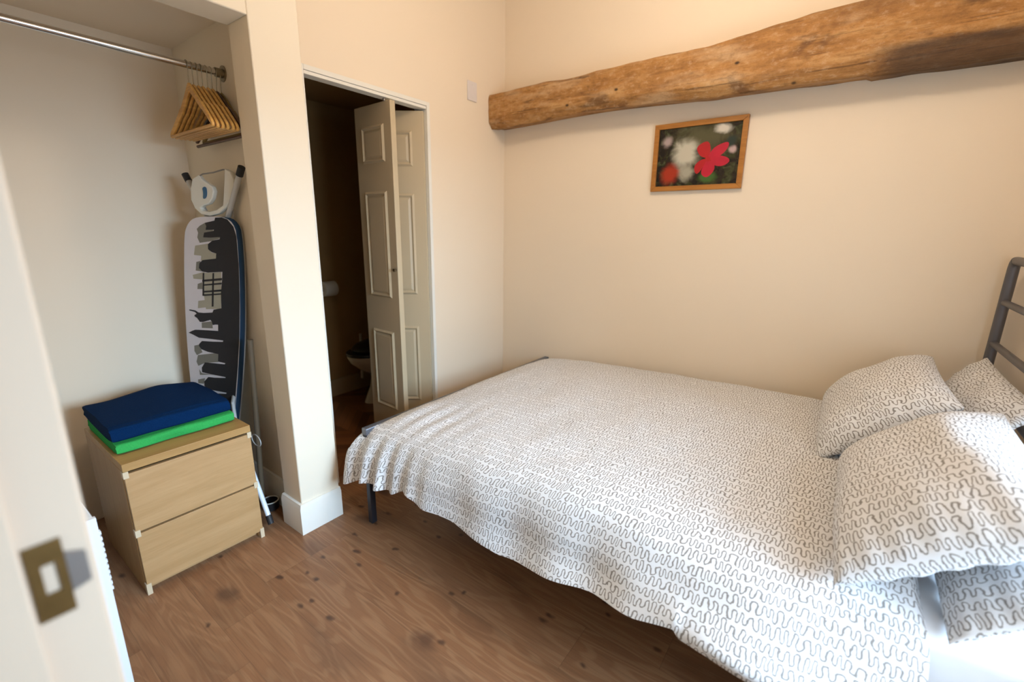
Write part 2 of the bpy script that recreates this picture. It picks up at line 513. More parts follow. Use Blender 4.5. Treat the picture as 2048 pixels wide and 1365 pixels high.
# bifold door of two moulded leaves
def leaf(name, p, q, z0, z1, parent, panels_on):
    """leaf from plan point p to q, thickness .032"""
    p, q = Vector(p), Vector(q)
    a = (q - p).normalized(); n = Vector((a.y, -a.x)) * panels_on; L = (q - p).length
    fr = ((p.x, p.y, z0), (a.x, a.y, 0), (0, 0, 1), (n.x, n.y, 0))
    bm = B()
    hh = z1 - z0
    prism(bm, [(0, 0), (L, 0), (L, hh), (0, hh)], fr, -.032, 0)
    lf = obj(name, bm, m_doorw, parent, bevel=.002)
    mx = L * .19
    for zz0, zz1 in ((.26, .75), (.95, 1.54), (1.69, 1.88)):
        zz0 -= z0; zz1 -= z0
        bm = B()
        x0, x1 = mx, L - mx
        # raised moulding frame around a fielded panel
        w = .022
        rects = [[(x0, zz0), (x1, zz0), (x1, zz1), (x0, zz1)],
                 [(x0 + w * .5, zz0 + w * .5), (x1 - w * .5, zz0 + w * .5), (x1 - w * .5, zz1 - w * .5), (x0 + w * .5, zz1 - w * .5)],
                 [(x0 + w, zz0 + w), (x1 - w, zz0 + w), (x1 - w, zz1 - w), (x0 + w, zz1 - w)],
                 [(x0 + w * 1.6, zz0 + w * 1.6), (x1 - w * 1.6, zz0 + w * 1.6), (x1 - w * 1.6, zz1 - w * 1.6), (x0 + w * 1.6, zz1 - w * 1.6)]]
        ds = [0.0, .009, .001, .006]
        O, av, bv, nv = [Vector(v) for v in fr]
        rr = [[bm.verts.new(O + av * s + bv * t_ + nv * (d + .0005)) for s, t_ in rc] for rc, d in zip(rects, ds)]
        for A_, B_ in zip(rr, rr[1:]):
            for k in range(4):
                bm.faces.new((A_[k], A_[(k + 1) % 4], B_[(k + 1) % 4], B_[k]))
        bm.faces.new(rr[-1])
        obj('moulded_panel', bm, m_doorw, lf, smooth=False)
    return lf
dr = thing('door_2', 'cream moulded bifold door standing half folded in the bathroom doorway', 'door', (-.12, -.95, .012))
dr['kind'] = 'structure'
leaf('leaf', (-.30, -.985), (.025, -1.0), .012, 1.985, dr, 1)
leaf('leaf', (-.29, -.952), (-.005, -.745), .012, 1.985, dr, 1)
bm = tube(B(), [(.012, -1.004, 1.115), (.012, -1.018, 1.115)], [.006, .009])
obj('knob', bm, m_dchrome, dr)

# entrance door frame beside the camera, with strike plate
bm = B()
box(bm, 1.46, 1.50, -2.72, -2.605, 0, 2.06)           # lining
box(bm, 1.50, 1.512, -2.72, -2.652, 0, 2.06)          # stop
jb = struct('trim_2', bm, m_jamb, bevel=.003)
bm = B()
box(bm, 2.36, 2.32, -2.72, -2.6, 0, 2.06); box(bm, 1.50, 2.32, -2.72, -2.6, 2.04, 2.06)
struct('trim_3', bm, m_white)
fr = ((1.501, -2.65, .98), (0, 1, 0), (0, 0, 1), (1, 0, 0))
bm = B()
W_, H_ = .025, .078
hx0, hx1, hz0, hz1 = .0085, .0185, .026, .056
for r in ((0, hx0, 0, H_), (hx1, W_, 0, H_), (hx0, hx1, 0, hz0), (hx0, hx1, hz1, H_)):
    prism(bm, [(r[0], r[2]), (r[1], r[2]), (r[1], r[3]), (r[0], r[3])], fr, 0, .002)
sp = obj('strike_plate', bm, m_brass, jb, label='aged brass strike plate with a square hole')
prism_l = B()
prism(prism_l, [(W_, .02), (W_ + .014, .024), (W_ + .014, .056), (W_, .062)], fr, 0, .003)
obj('lip', prism_l, m_steel, sp, label='dull grey curved lip')

# ------------------------------------------------------------------ timber beam
bm = B()
nx, prof_b = 150, [(-.0, 2.205), (-.165, 2.20), (-.172, 2.185), (-.176, 2.11), (-.176, 2.03), (-.168, 2.015), (-.14, 1.985), (-.0, 2.005)]
def subdiv(pr, k=5):
    out = []
    for (a, b), (c, d) in zip(pr, pr[1:]):
        for i in range(k): out.append((a + (c - a) * i / k, b + (d - b) * i / k))
    return out + [pr[-1]]
pb = subdiv(prof_b)
rings = []
for i in range(nx + 1):
    x = .002 + (XF - .004) * i / nx
    top = .0 + .045 * min(1, max(0, (x - 1.25) / .6)) - .012 * math.exp(-((x - .62) / .12) ** 2) - .012 * (1 - min(1, x / .5))
    bot = .022 * math.exp(-((x - .75) / .5) ** 2) - .004 * x + (-.01 if x > 2 else 0)
    ring = []
    for y, z in pb:
        f = min(1, max(0, (z - 2.0) / .2))
        zz = z + top * f + bot * (1 - f)
        yy = y
        if y < -.02:
            q = noise.noise(Vector((x * 3.5, z * 9, y * 9)))
            q2 = noise.noise(Vector((x * 11, z * 25, 4 + y * 20)))
            yy -= .010 * q + .004 * q2
            zz += .008 * noise.noise(Vector((x * 4, 7.3, y * 9))) + .003 * q2
            # worn hollow, low right
            if x > 1.95 and z < 2.06:
                yy += .022 * min(1, (x - 1.95) / .12) * min(1, (2.075 - z) / .03)
        ring.append(bm.verts.new((x, min(yy, -.0005 if y > -.01 else yy), zz)))
    rings.append(ring)
for A_, B_ in zip(rings, rings[1:]):
    for k in range(len(pb) - 1):
        bm.faces.new((A_[k], A_[k + 1], B_[k + 1], B_[k]))
    bm.faces.new((A_[-1], A_[0], B_[0], B_[-1]))
bm.faces.new(rings[0]); bm.faces.new(rings[-1][::-1])
tag(obj('wooden_beam', bm, m_beam, ang=60), 'rough old timber beam running along the wall above the picture', 'beam')

# ------------------------------------------------------------------ framed picture
x0, x1, z0, z1 = 1.069, 1.541, 1.562, 1.912
pic = thing('framed_picture', 'framed photo print of a red flower hung below the timber beam', 'picture', ((x0 + x1) / 2, 0, (z0 + z1) / 2))
fr = ((x0, -.002, z0), (1, 0, 0), (0, 0, 1), (0, -1, 0))
bm = B(); W_, H_, w = x1 - x0, z1 - z0, .026
for poly in ([(0, 0), (W_, 0), (W_ - w, w), (w, w)], [(W_, 0), (W_, H_), (W_ - w, H_ - w), (W_ - w, w)],
             [(W_, H_), (0, H_), (w, H_ - w), (W_ - w, H_ - w)], [(0, H_), (0, 0), (w, w), (w, H_ - w)]):
    prism(bm, poly, fr, 0, .02)
obj('frame', bm, m_frame, pic, bevel=.002)
bm = B()
prism(bm, [(w, w), (W_ - w, w), (W_ - w, H_ - w), (w, H_ - w)], fr, .004, .010)
iw, ih = W_ - 2 * w, H_ - 2 * w
def ptl(pts, d, mi):
    P_ = rounded([(w + u * iw, w + (1 - v) * ih) for u, v in pts], 2)
    prism(bm, P_, fr, .0101, .0103 + d, mi)
ptl([(.60, .55), (.53, .50), (.48, .36), (.56, .28), (.63, .27), (.665, .40), (.65, .52)], 0, 2)
ptl([(.62, .58), (.66, .45), (.72, .36), (.85, .30), (.875, .36), (.83, .48), (.72, .58)], .0001, 1)
ptl([(.66, .54), (.78, .52), (.88, .57), (.90, .64), (.82, .71), (.70, .68)], .0002, 1)
ptl([(.63, .56), (.72, .64), (.735, .76), (.66, .88), (.60, .86), (.565, .78), (.60, .66)], .0003, 1)
ptl([(.63, .56), (.59, .70), (.53, .82), (.49, .78), (.48, .66), (.55, .57)], .0004, 2)
ptl([(.605, .53), (.65, .52), (.68, .58), (.66, .62), (.61, .60)], .0006, 2)
obj('print', bm, [m_print, m_petal, m_petal2], pic, smooth=False)

# ------------------------------------------------------------------ wall plate
wp = thing('wall_plate', 'small white blank plate high on the wall left of the beam end', 'wall plate', (0, -.3376, 2.174))
obj('plate', bx(0.0005, .009, -.3376 - .042, -.3376 + .042, 2.174 - .055, 2.174 + .055), m_plate, wp, bevel=.003)
for dz in (-.036, .036):
    obj('screw', tube(B(), [(.009, -.3376, 2.174 + dz), (.0102, -.3376, 2.174 + dz)], .0035, 10), m_plate, wp)

# ------------------------------------------------------------------ chest of drawers
ch = thing('chest_of_drawers', 'pale birch two-drawer chest standing in the alcove', 'chest of drawers', (-.1, -2.12, 0))
cx0, cx1, cy0, cy1, ch_h = -.36, .135, -2.33, -1.907, .535
obj('side_panel', bx(cx0, cx1 - .022, cy0, cy0 + .016, 0, .505), m_birchv, ch, bevel=.001)
obj('side_panel', bx(cx0, cx1 - .022, cy1 - .016, cy1, 0, .505), m_birchv, ch, bevel=.001)
obj('back_panel', bx(cx0 + .002, cx0 + .008, cy0 + .016, cy1 - .016, .02, .505), m_birchv, ch)
obj('top', bx(cx0, cx1, cy0, cy1, .5055, ch_h), m_birchtop, ch, bevel=.0015)
obj('plinth', bx(cx1 - .06, cx1 - .045, cy0 + .016, cy1 - .016, 0, .06), m_birch, ch)
for z0, z1 in ((.264, .495), (.032, .256)):
    d = obj('drawer', bx(cx1 - .0215, cx1 - .003, cy0 + .002, cy1 - .002, z0, z1), m_birch, ch, bevel=.0015)
    bm = B()
    box(bm, cx0 + .03, cx1 - .024, cy0 + .03, cy0 + .042, z0 + .02, z1 - .04)
    box(bm, cx0 + .03, cx1 - .024, cy1 - .042, cy1 - .03, z0 + .02, z1 - .04)
    box(bm, cx0 + .03, cx1 - .024, cy0 + .042, cy1 - .042, z0 + .02, z0 + .03)
    obj('drawer_box', bm, m_pale, d)
for y in (cy0, cy1 - .0135):
    for z0, z1 in ((.480, .505), (.245, .272), (0, .045)):
        obj('edge_block', bx(cx1 - .0225, cx1 - .0005, y - .001, y + .0145, z0, z1), m_pale, ch, label='pale end block')

# ------------------------------------------------------------------ towels
def towel(name, label, mat, x0, x1, y0, y1, z0, th, layers, seed, swell=0.0, group=None):
    """a folded towel: stacked rounded folds merged into one surface"""
    bm = B()
    ny, npf = 36, 64
    rings = []
    for j in range(ny + 1):
        v = j / ny; y = y0 + (y1 - y0) * v
        endf = min(1, min(v, 1 - v) / .03) ** .5 if 0 < v < 1 else .0
        ring = []
        for i in range(npf):
            a = 2 * PI * i / npf
            c, s = math.cos(a), math.sin(a)
            ex = abs(c) ** .22 * (1 if c > 0 else -1); ez = abs(s) ** .32 * (1 if s > 0 else -1)
            px = (x0 + x1) / 2 + ex * (x1 - x0) / 2
            hz = th * (1 + swell * math.exp(-((v - .62) / .28) ** 2) * (.5 - .5 * ex * .8))
            lay = 0
            if layers > 1 and c < .97:
                lay = -.005 * (abs(math.sin(PI * layers * (ez * .5 + .5))) < .35) * (abs(c) > .55)
            px += (lay if c > 0 else -lay)
            pz = z0 + hz * (.5 + .5 * ez)
            if ez > 0:
                pz += .006 * noise.noise(Vector((px * 9, y * 9, seed)))
            px += .008 * noise.noise(Vector((y * 7, seed * 3, ez)))
            yy = y + .006 * noise.noise(Vector((px * 8, ez * 2, seed + 5)))
            if endf == 0:
                k = .90
                pz = z0 + hz * .5 + (pz - z0 - hz * .5) * k
            ring.append(bm.verts.new((px, yy, max(pz, z0 + .0004))))
        rings.append(ring)
    for A_, B_ in zip(rings, rings[1:]):
        for k in range(npf):
            bm.faces.new((A_[k], A_[(k + 1) % npf], B_[(k + 1) % npf], B_[k]))
    bm.faces.new(rings[0][::-1]); bm.faces.new(rings[-1])
    return tag(obj(name, bm, mat, ang=70), label, 'towel', group)
towel('bath_towel', 'folded bright green towel lying on the pale birch chest', m_green, -.345, .045, -2.318, -1.928, ch_h, .042, 3, 1, group='folded towels on the chest')
towel('bath_towel', 'folded navy blue towel lying on top of the green towel', m_navy, -.350, .040, -2.322, -1.932, ch_h + .0445, .056, 2, 2, .42, group='folded towels on the chest')

# ------------------------------------------------------------------ wardrobe rail and hangers
RX, RZ = -.112, 1.942
rl = thing('clothes_rail', 'chrome clothes rail spanning the top of the alcove', 'rail', (RX, -2.16, RZ))
obj('pole', tube(B(), [(RX, -2.597, RZ), (RX, -1.735, RZ)], .0125, 24), m_chrome, rl)
for y, d in ((-1.7305, -1), (-2.5995, 1)):
    bm = B()
    tube(bm, [(RX, y, RZ), (RX, y + d * .004, RZ)], .030, 28)
    tube(bm, [(RX, y + d * .004, RZ), (RX, y + d * .03, RZ)], .0175, 28)
    obj('end_socket', bm, m_dchrome, rl)

def arch(u):            # centre line height of a hanger arm, u = 0 at the neck, 1 at the tip
    return -.158 * (u ** 1.15) - .012 * math.sin(PI * u) * (1 if u < .5 else .6)
def make_hanger(name, label, mat, x, y, zt, half=.205, th=.011, rot=0.0, group=None, bar_drop=.0, lean=0.0, cat='hanger'):
    t = thing(name, label, cat, (x, y, zt), group)
    # body: one wooden yoke with both arms
    bm = B(); N = 26
    up, dn = [], []
    for i in range(-N, N + 1):
        u = abs(i) / N
        px = half * i / N
        wd = .017 * (1 - .35 * u) if u < .98 else .006
        z = arch(u) - .02
        up.append((px, z + wd)); dn.append((px, z - wd))
    poly = up + dn[::-1]
    fwd = []
    Z = zt - .0
    for p in poly:
        u = abs(p[0]) / half
        fwd.append(.016 * u * u)
    lo = [bm.verts.new((x + p[0], y - th / 2 - f, Z + p[1])) for p, f in zip(poly, fwd)]
    hi = [bm.verts.new((x + p[0], y + th / 2 - f, Z + p[1])) for p, f in zip(poly, fwd)]
    n = len(poly)
    M = 2 * N + 1
    for L_, flip in ((lo, False), (hi, True)):
        for i in range(M - 1):
            q = (L_[i], L_[i + 1], L_[n - 2 - i], L_[n - 1 - i])
            bm.faces.new(q if not flip else q[::-1])
    for i in range(n):
        bm.faces.new((lo[i], hi[i], hi[(i + 1) % n], lo[(i + 1) % n]))
    obj('yoke', bm, mat, t, bevel=.003)
    zb = Z + arch(1) - .022 - bar_drop
    obj('trouser_bar', tube(B(), [(x - half * .97, y - .0155, zb), (x + half * .97, y - .0155, zb)], .0062, 12), mat, t)
    # wire hook over the rail
    pts = [(x, y, Z - .006), (x, y, Z + .012), (x - .006, y, Z + .03)]
    cz = RZ
    R_ = .0155
    x_r = RX
    pts = [(x, y, Z - .006), (x, y, Z + .008)]
    for k in range(15):
        a = math.radians(-40 + 235 * k / 14)
        pts.append((x_r + R_ * math.cos(a), y, cz + R_ * math.sin(a)))
    obj('hook', tube(B(), pts, .0017, 8), m_dchrome, t)
    if rot:
        t.rotation_euler = (0, 0, rot)
        # pivot about the rail: hooks keep hanging on it because the neck sits right below
    return t
def copy_tree(o, dloc, label):
    c = o.copy(); COL.objects.link(c); c.location = Vector(o.location) + Vector(dloc); c['label'] = label
    for chd in o.children:
        k = chd.copy(); COL.objects.link(k); k.parent = c
    return c
GH = 'wooden hangers on the clothes rail'
h0 = make_hanger('clothes_hanger', 'light beech hanger at the left end of the row on the chrome rail', m_hang, RX + .006, -1.862, 1.882, group=GH)
hl = ['light beech hanger second from the left on the chrome rail',
      'light beech hanger third from the left on the chrome rail',
      'light beech hanger fourth from the left on the chrome rail',
      'light beech hanger fifth from the left on the chrome rail',
      'light beech hanger rightmost of the tight light bunch on the rail']
for i, lb in enumerate(hl):
    c = copy_tree(h0, (random.uniform(-.004, .004), .0158 * (i + 1) + (.004 if i > 2 else 0), random.uniform(-.003, .001)), lb)
    c.rotation_euler = (0, 0, (.005, .010, .014, .018, .020)[i])
make_hanger('clothes_hanger', 'dark brown hanger with low bar hanging behind the light bunch', m_hangdark, RX - .002, -1.7615, 1.876, .225, group=GH, bar_drop=.016)
make_hanger('clothes_hanger', 'olive toned hanger nearest the end socket of the rail', wood('olive_stained_beech', (.17, .11, .02), (.32, .22, .06), 'x', 1.5), RX + .004, -1.7475, 1.872, .2, .009, group=GH)

# ------------------------------------------------------------------ ironing board
P0 = Vector((-.361, -1.872, 1.28))
av = Vector((.93969262, .34202014, 0)); bv = Vector((-.08086457, -.02671419, -.99636704)); nv = Vector((.34201902, -.93968953, -.00256349))
FR = (P0, av, bv, nv)
ib = thing('ironing_board', 'folded ironing board with a skyline cover leaning in the alcove corner', 'ironing board', (-.30, -1.84, 0.0))
outline = [(.06, -.094), (.105, -.101), (.20, -.102), (.245, -.096), (.278, -.075), (.295, -.035), (.297, .10), (.290, .25), (.276, .42), (.254, .58),
           (.226, .75), (.197, .90), (.155, 1.06), (.10, 1.19), (.06, 1.235), (.02, 1.235), (-.01, 1.19), (-.035, 1.06), (-.048, .90), (-.052, .65), (-.046, .42), (-.034, .25), (-.018, .10),
           (-.002, -.01), (.008, -.045), (.03, -.075)]
outline = rounded(outline, 1)
m_cwhite = plain('cover_white', (.64, .60, .62), .8, var=.05)
m_cblack = plain('cover_black', (.016, .014, .016), .8, var=.2)
m_cg1 = plain('cover_grey', (.20, .185, .15), .8)
m_cg2 = plain('cover_pale_grey', (.36, .33, .25), .8)
m_cblue = plain('cover_blue_edge', (.012, .045, .10), .8)
bm = B()
prism(bm, outline, FR, -.028, 0, 0, 4)
right = [p for p in outline if True]
def inset_right(b):      # right edge of the cover at board coordinate b
    xs = [(-.08, .272), (-.03, .2925), (.10, .2955), (.25, .2885), (.42, .2735), (.58, .250), (.75, .2205), (.90, .192), (1.06, .150), (1.19, .09)]
    for (b0, a0), (b1, a1) in zip(xs, xs[1:]):
        if b <= b1: return a0 + (a1 - a0) * (b - b0) / (b1 - b0)
    return xs[-1][1]
BL1 = [(0.1845, -0.0972), (0.1791, -0.0849), (0.124, -0.075), (0.1308, -0.0613), (0.1259, -0.0454), (0.1719, -0.046), (0.171, -0.0411), (0.1159, -0.0333), (0.1088, -0.0132), (0.1467, -0.0122), (0.2037, -0.0156), (0.2002, -0.0066), (0.1568, 0.0014), (0.1318, 0.0162), (0.1308, 0.0383), (0.1507, 0.0509), (0.1751, 0.0556), (0.171, 0.0782), (0.0925, 0.0872), (0.0734, 0.102), (0.0681, 0.1228), (0.0859, 0.1383), (0.1176, 0.142), (0.2017, 0.1356), (0.198, 0.1672), (0.185, 0.2298), (0.1809, 0.2896)]
BL2 = [(0.1799, 0.302), (0.1343, 0.3112), (0.1254, 0.3252), (0.0733, 0.3304), (0.0412, 0.33), (0.0234, 0.3213), (-0.012, 0.3187), (-0.0136, 0.3236), (0.0206, 0.3289), (0.0301, 0.3368), (0.0156, 0.3441), (0.0164, 0.3502), (0.0295, 0.3566), (0.0454, 0.3749), (0.0651, 0.3739), (0.1093, 0.3609), (0.1174, 0.3689), (0.1208, 0.3849), (0.1374, 0.3813), (0.1533, 0.3808), (0.1511, 0.4111), (0.1224, 0.4116), (0.0576, 0.4131), (0.0115, 0.4152), (-0.0098, 0.4228), (-0.0317, 0.4327), (-0.0065, 0.4392), (0.0304, 0.4528), (0.1019, 0.4531), (0.1765, 0.4548), (0.1741, 0.4615), (0.1126, 0.4655), (0.0473, 0.4675), (0.0277, 0.4841), (0.0264, 0.4939), (0.0394, 0.5088), (0.077, 0.5184), (0.1407, 0.5242), (0.1354, 0.5615), (0.1785, 0.5655), (0.1743, 0.5716), (0.1063, 0.5722), (0.0535, 0.5737), (0.0316, 0.6023), (0.0306, 0.6255), (0.0957, 0.6313), (0.1731, 0.6356), (0.1723, 0.6401), (0.1062, 0.6458), (0.0666, 0.6462), (0.0384, 0.6727), (0.0374, 0.6963), (0.068, 0.7114), (0.1726, 0.7153), (0.1683, 0.7217), (0.1051, 0.7263), (0.038, 0.8025)]
edge = [(inset_right(b / 100), b / 100) for b in range(118, -9, -4)]
black = BL1 + BL2 + [(.03, .95), (.03, 1.12), (.06, 1.20)] + edge + [(.25, -.09), (.22, -.0985)]
prism(bm, black, FR, .0006, .0011, 1)
GREY = [[(0.124, -0.075), (0.093, -0.0625), (0.0743, -0.0486), (0.0806, -0.0322), (0.0734, -0.012), (0.0848, 0.0113), (0.1501, 0.003), (0.206, -0.011), (0.2042, -0.018), (0.171, -0.0411)], [(0.0565, 0.0241), (0.1323, 0.0137), (0.1308, 0.0383), (0.1502, 0.0534), (0.1783, 0.0552), (0.1726, 0.0795), (0.0823, 0.0899), (0.0866, 0.068), (0.045, 0.0652)], [(0.055, 0.0966), (0.0788, 0.0913), (0.0859, 0.1383), (0.0472, 0.1354)], [(0.0267, 0.1558), (0.0987, 0.1393), (0.0822, 0.1744), (0.0298, 0.1733)], [(0.0516, 0.1962), (0.0796, 0.1875), (0.0769, 0.2187), (0.047, 0.2201)], [(0.0461, 0.2749), (0.0869, 0.2692), (0.0871, 0.3032), (0.0393, 0.3102)], [(0.0547, 0.3771), (0.1176, 0.3674), (0.1192, 0.4007), (0.053, 0.4034)], [(-0.0042, 0.4948), (0.0271, 0.4868), (0.0431, 0.5243), (0.0067, 0.5414), (-0.0062, 0.5221)], [(0.0135, 0.5402), (0.1432, 0.5174), (0.135, 0.5643), (0.053, 0.5765), (0.0096, 0.5954), (0.0001, 0.5752)], [(0.0133, 0.6112), (0.0262, 0.6308), (0.0957, 0.6313), (0.0142, 0.6413)], [(-0.0007, 0.6664), (0.0451, 0.6548), (0.0328, 0.6849), (-0.001, 0.686)],
        [(.085, .145), (.195, .137), (.185, .235), (.176, .305), (.088, .312), (.083, .25)]]
for i, g in enumerate(GREY):
    prism(bm, g, FR, .0001, .0003 if i != 11 else .00025, 3 if i in (1, 3, 5, 11) else 2)
BARS = [[(0.0877, 0.1457), (0.0963, 0.1446), (0.0843, 0.2488), (0.0748, 0.2501)], [(0.1449, 0.1437), (0.1534, 0.1426), (0.1343, 0.2964), (0.1242, 0.2979)], [(0.0819, 0.1759), (0.1968, 0.1633), (0.195, 0.1736), (0.0807, 0.1853)], [(0.0823, 0.1974), (0.1932, 0.184), (0.1917, 0.1922), (0.0818, 0.2036)], [(0.0818, 0.2273), (0.1876, 0.2151), (0.186, 0.2246), (0.0817, 0.2346)], [(0.0814, 0.2429), (0.1845, 0.2329), (0.1834, 0.2392), (0.0814, 0.2502)]]
for g in BARS: prism(bm, g, FR, .0006, .0011, 1)
cov = obj('cover', bm, [m_cwhite, m_cblack, m_cg1, m_cg2, m_cblue], ib, smooth=False, label='white cover printed with a black skyline')
bm = B()
prism(bm, [(a * .96 + .005, b * .985 + .005) for a, b in outline], FR, -.040, -.0285, 0)
obj('board_base', bm, m_tube, ib)
REST = [(0.0636, -0.2604), (0.0488, -0.22), (0.0453, -0.1728), (0.0633, -0.1364), (0.0962, -0.1107), (0.1451, -0.1031), (0.1971, -0.1148), (0.2387, -0.1418), (0.2691, -0.1767), (0.2877, -0.2146), (0.2888, -0.2553), (0.2704, -0.2854), (0.2426, -0.297), (0.2374, -0.2517), (0.2206, -0.1496), (0.1881, -0.1328), (0.1425, -0.1218), (0.1058, -0.1272), (0.0954, -0.1381), (0.1098, -0.1474), (0.1426, -0.1548), (0.1656, -0.1776), (0.176, -0.2062), (0.1688, -0.2264), (0.1411, -0.2427), (0.1129, -0.2568), (0.0978, -0.2742)]
rest = obj('iron_rest', prism(B(), REST, FR, -.03, -.008), m_plast, ib, bevel=.004, label='white plastic iron rest')
obj('badge', prism(B(), rounded([(.116, -.222), (.138, -.228), (.142, -.20), (.134, -.178), (.115, -.175), (.122, -.20)], 2), FR, -.008, -.006), m_blue, rest, label='blue oval insert')
def bp(a, b, d): return P0 + av * a + bv * b + nv * d
obj('rest_wire', tube(B(), [bp(.085, -.268, -.02), bp(.11, -.279, -.02), (bp(.17, -.284, -.02)), bp(.224, -.2945, -.02), bp(.25, -.292, -.02), bp(.256, -.24, -.02), bp(.25, -.10, -.032)], .003, 8), m_steel, ib)
def leg(name, p, q, r, mat, capmat, caplen=.035, both=False):
    p, q = Vector(p), Vector(q)
    lg = obj(name, tube(B(), [p, q], r, 16), mat, ib)
    d = (p - q).normalized()
    obj('foot_cap', tube(B(), [p + d * .004, p - d * caplen], r * 1.22, 16), capmat, lg)
    return lg
leg('leg', (-.378, -1.826, 1.561), (-.262, -1.782, 1.32), .0115, m_tube, m_black, .03)
leg('leg', (.006, -1.757, 1.572), (-.21, -1.767, 1.32), .0115, m_tube, m_black, .036)
leg('leg', (-.102, -1.80, .03), (-.012, -1.80, .86), .0115, m_tubeshade, m_black, .008)
leg('leg', (.112, -1.865, .035), (-.115, -1.865, .445), .0105, m_rad, m_black, .036)
obj('brace', tube(B(), [(-.115, -1.865, .445), (-.17, -1.845, .54), bp(.17, .72, -.045)], .008, 10), m_tube, ib)
ring = [(.045 + .042 * math.cos(k * PI / 12), -1.853, .418 + .026 * math.sin(k * PI / 12)) for k in range(24)]
obj('wire_loop', tube(B(), ring, .0022, 8, closed=True), m_tube, ib)
# low black tub beside the board's foot
tb = thing('tub', 'small low black tub with pale rim behind the leg of the ironing board', 'tub', (-.05, -1.785, 0))
obj('bowl', lathe(B(), [(.028, .0), (.034, .004), (.036, .045), (.033, .045), (.03, .01)], -.05, -1.787, 28), m_black, tb)
rim = [(-.05 + .036 * math.cos(2 * PI * k / 28), -1.787 + .036 * math.sin(2 * PI * k / 28), .047) for k in range(28)]
obj('rim', tube(B(), rim, .003, 8, closed=True), m_plast, tb)

# ------------------------------------------------------------------ radiator beside the entrance
rx0, rx1, ry0, ry1 = -.20, .575, -2.565, -2.478
rd = thing('radiator', 'white panel radiator on the left wall between door frame and chest', 'radiator', (.18, -2.53, 0))
obj('panel', bx(rx0, rx1 - .012, ry1 - .02, ry1 - .004, .02, .585), m_rad, rd, bevel=.004)
obj('panel', bx(rx0, rx1 - .012, ry0, ry0 + .016, .02, .585), m_rad, rd, bevel=.004)
bm = bx(rx1 - .012, rx1, ry0, ry1, .0, .6)
for k in range(11):
    z = .555 - k * .017
    box(bm, rx1 - .0125, rx1 + .0005, ry1 - .002, ry1 + .0035, z - .006, z + .003)
obj('end_cover', bm, m_rad, rd, label='end cover with a ribbed front edge')
obj('top_grille', bx(rx0, rx1 - .012, ry0 + .004, ry1 - .004, .587, .6), m_rad, rd, bevel=.002)
for x in (.0, .35): obj('bracket', bx(x - .015, x + .015, -2.6, ry0, .1, .5), m_rad, rd)

# ------------------------------------------------------------------ toilet and bathroom fittings
tl = thing('toilet', 'white toilet with black seat behind the bifold door', 'toilet', (-.85, -.42, .004))
def oval(bm, levels, seg=36, mi=0):
    """levels: (cx, cy, rx, ryfront, ryback, z)"""
    rings = []
    for cx, cy, rx, rf, rb, z in levels:
        rings.append([bm.verts.new((cx + rx * math.cos(2 * PI * k / seg), cy + (rb if math.sin(2 * PI * k / seg) > 0 else rf) * math.sin(2 * PI * k / seg), z)) for k in range(seg)])
    for A_, B_ in zip(rings, rings[1:]):
        for k in range(seg): bm.faces.new((A_[k], A_[(k + 1) % seg], B_[(k + 1) % seg], B_[k])).material_index = mi
    bm.faces.new(rings[0][::-1]).material_index = mi; bm.faces.new(rings[-1]).material_index = mi
    return bm
X = -.85
obj('bowl', oval(B(), [(X, -.45, .10, .12, .14, .21), (X, -.46, .15, .20, .18, .27), (X, -.47, .178, .275, .2, .34), (X, -.47, .185, .30, .22, .385), (X, -.47, .18, .30, .22, .40), (X, -.47, .14, .25, .17, .40), (X, -.46, .10, .18, .12, .28)]), m_porc, tl)
obj('pedestal', oval(B(), [(X, -.42, .105, .235, .2, .004), (X, -.42, .10, .225, .2, .03), (X, -.43, .078, .17, .18, .12), (X, -.44, .085, .14, .16, .20), (X, -.45, .105, .15, .16, .235)]), m_porc, tl)
obj('seat', oval(B(), [(X, -.46, .185, .31, .2, .402), (X, -.46, .192, .315, .2, .41), (X, -.46, .19, .312, .2, .422)]), m_lid, tl, label='black toilet seat')
obj('lid', oval(B(), [(X, -.45, .18, .27, .2, .4235), (X, -.45, .185, .28, .2, .44), (X, -.44, .17, .25, .19, .468), (X, -.43, .1, .17, .14, .485)]), m_lid, tl, label='black toilet lid')
obj('cistern', bx(X - .20, X + .20, -.215, -.035, .40, .76), m_porc, tl, bevel=.02)
obj('cistern_lid', bx(X - .21, X + .21, -.225, -.033, .762, .79), m_porc, tl, bevel=.008)
obj('flush_pipe', tube(B(), [(-1.10, -.50, .12), (-1.10, -.49, .5)], .012), m_porc, tl)
rh = thing('toilet_roll_holder', 'white toilet roll on the dim bathroom wall beside the pier edge', 'toilet roll', (-1.19, -.73, .89))
obj('bracket', bx(-1.19, -1.10, -.785, -.777, .875, .905), m_chrome, rh)
obj('roll', tube(B(), [(-1.125, -.775, .89), (-1.125, -.675, .89)], .056, 28), m_plast, rh)

# ------------------------------------------------------------------ bed
bed = thing('bed_frame', 'grey tubular metal double bed frame against the right wall', 'bed', (1.5, -.8, 0))
bxL, bxR, byN, byF = .412, 2.585, -1.565, -.045
rail = B()
box(rail, bxL, bxL + .032, byN, byF, .446, .478)
obj('foot_rail', rail, m_metal, bed, bevel=.004, label='grey metal foot rail')
for y in (byN + .002, byF - .03):
    obj('leg', bx(bxL + .002, bxL + .030, y, y + .028, 0, .4455), m_legmetal, bed, bevel=.003)
for y in (byN + .002, byF - .032):
    obj('side_rail', bx(bxL + .034, bxR - .02, y, y + .03, .27, .33), m_bedmetal, bed, bevel=.003)
bm = B()
for k in range(14):
    x = bxL + .08 + k * .148
    box(bm, x, x + .07, byN + .034, byF - .034, .318, .333)
obj('slat_base', bm, m_pale, bed)
R_ = .0175
hy0, hy1 = byN + .012, -.062
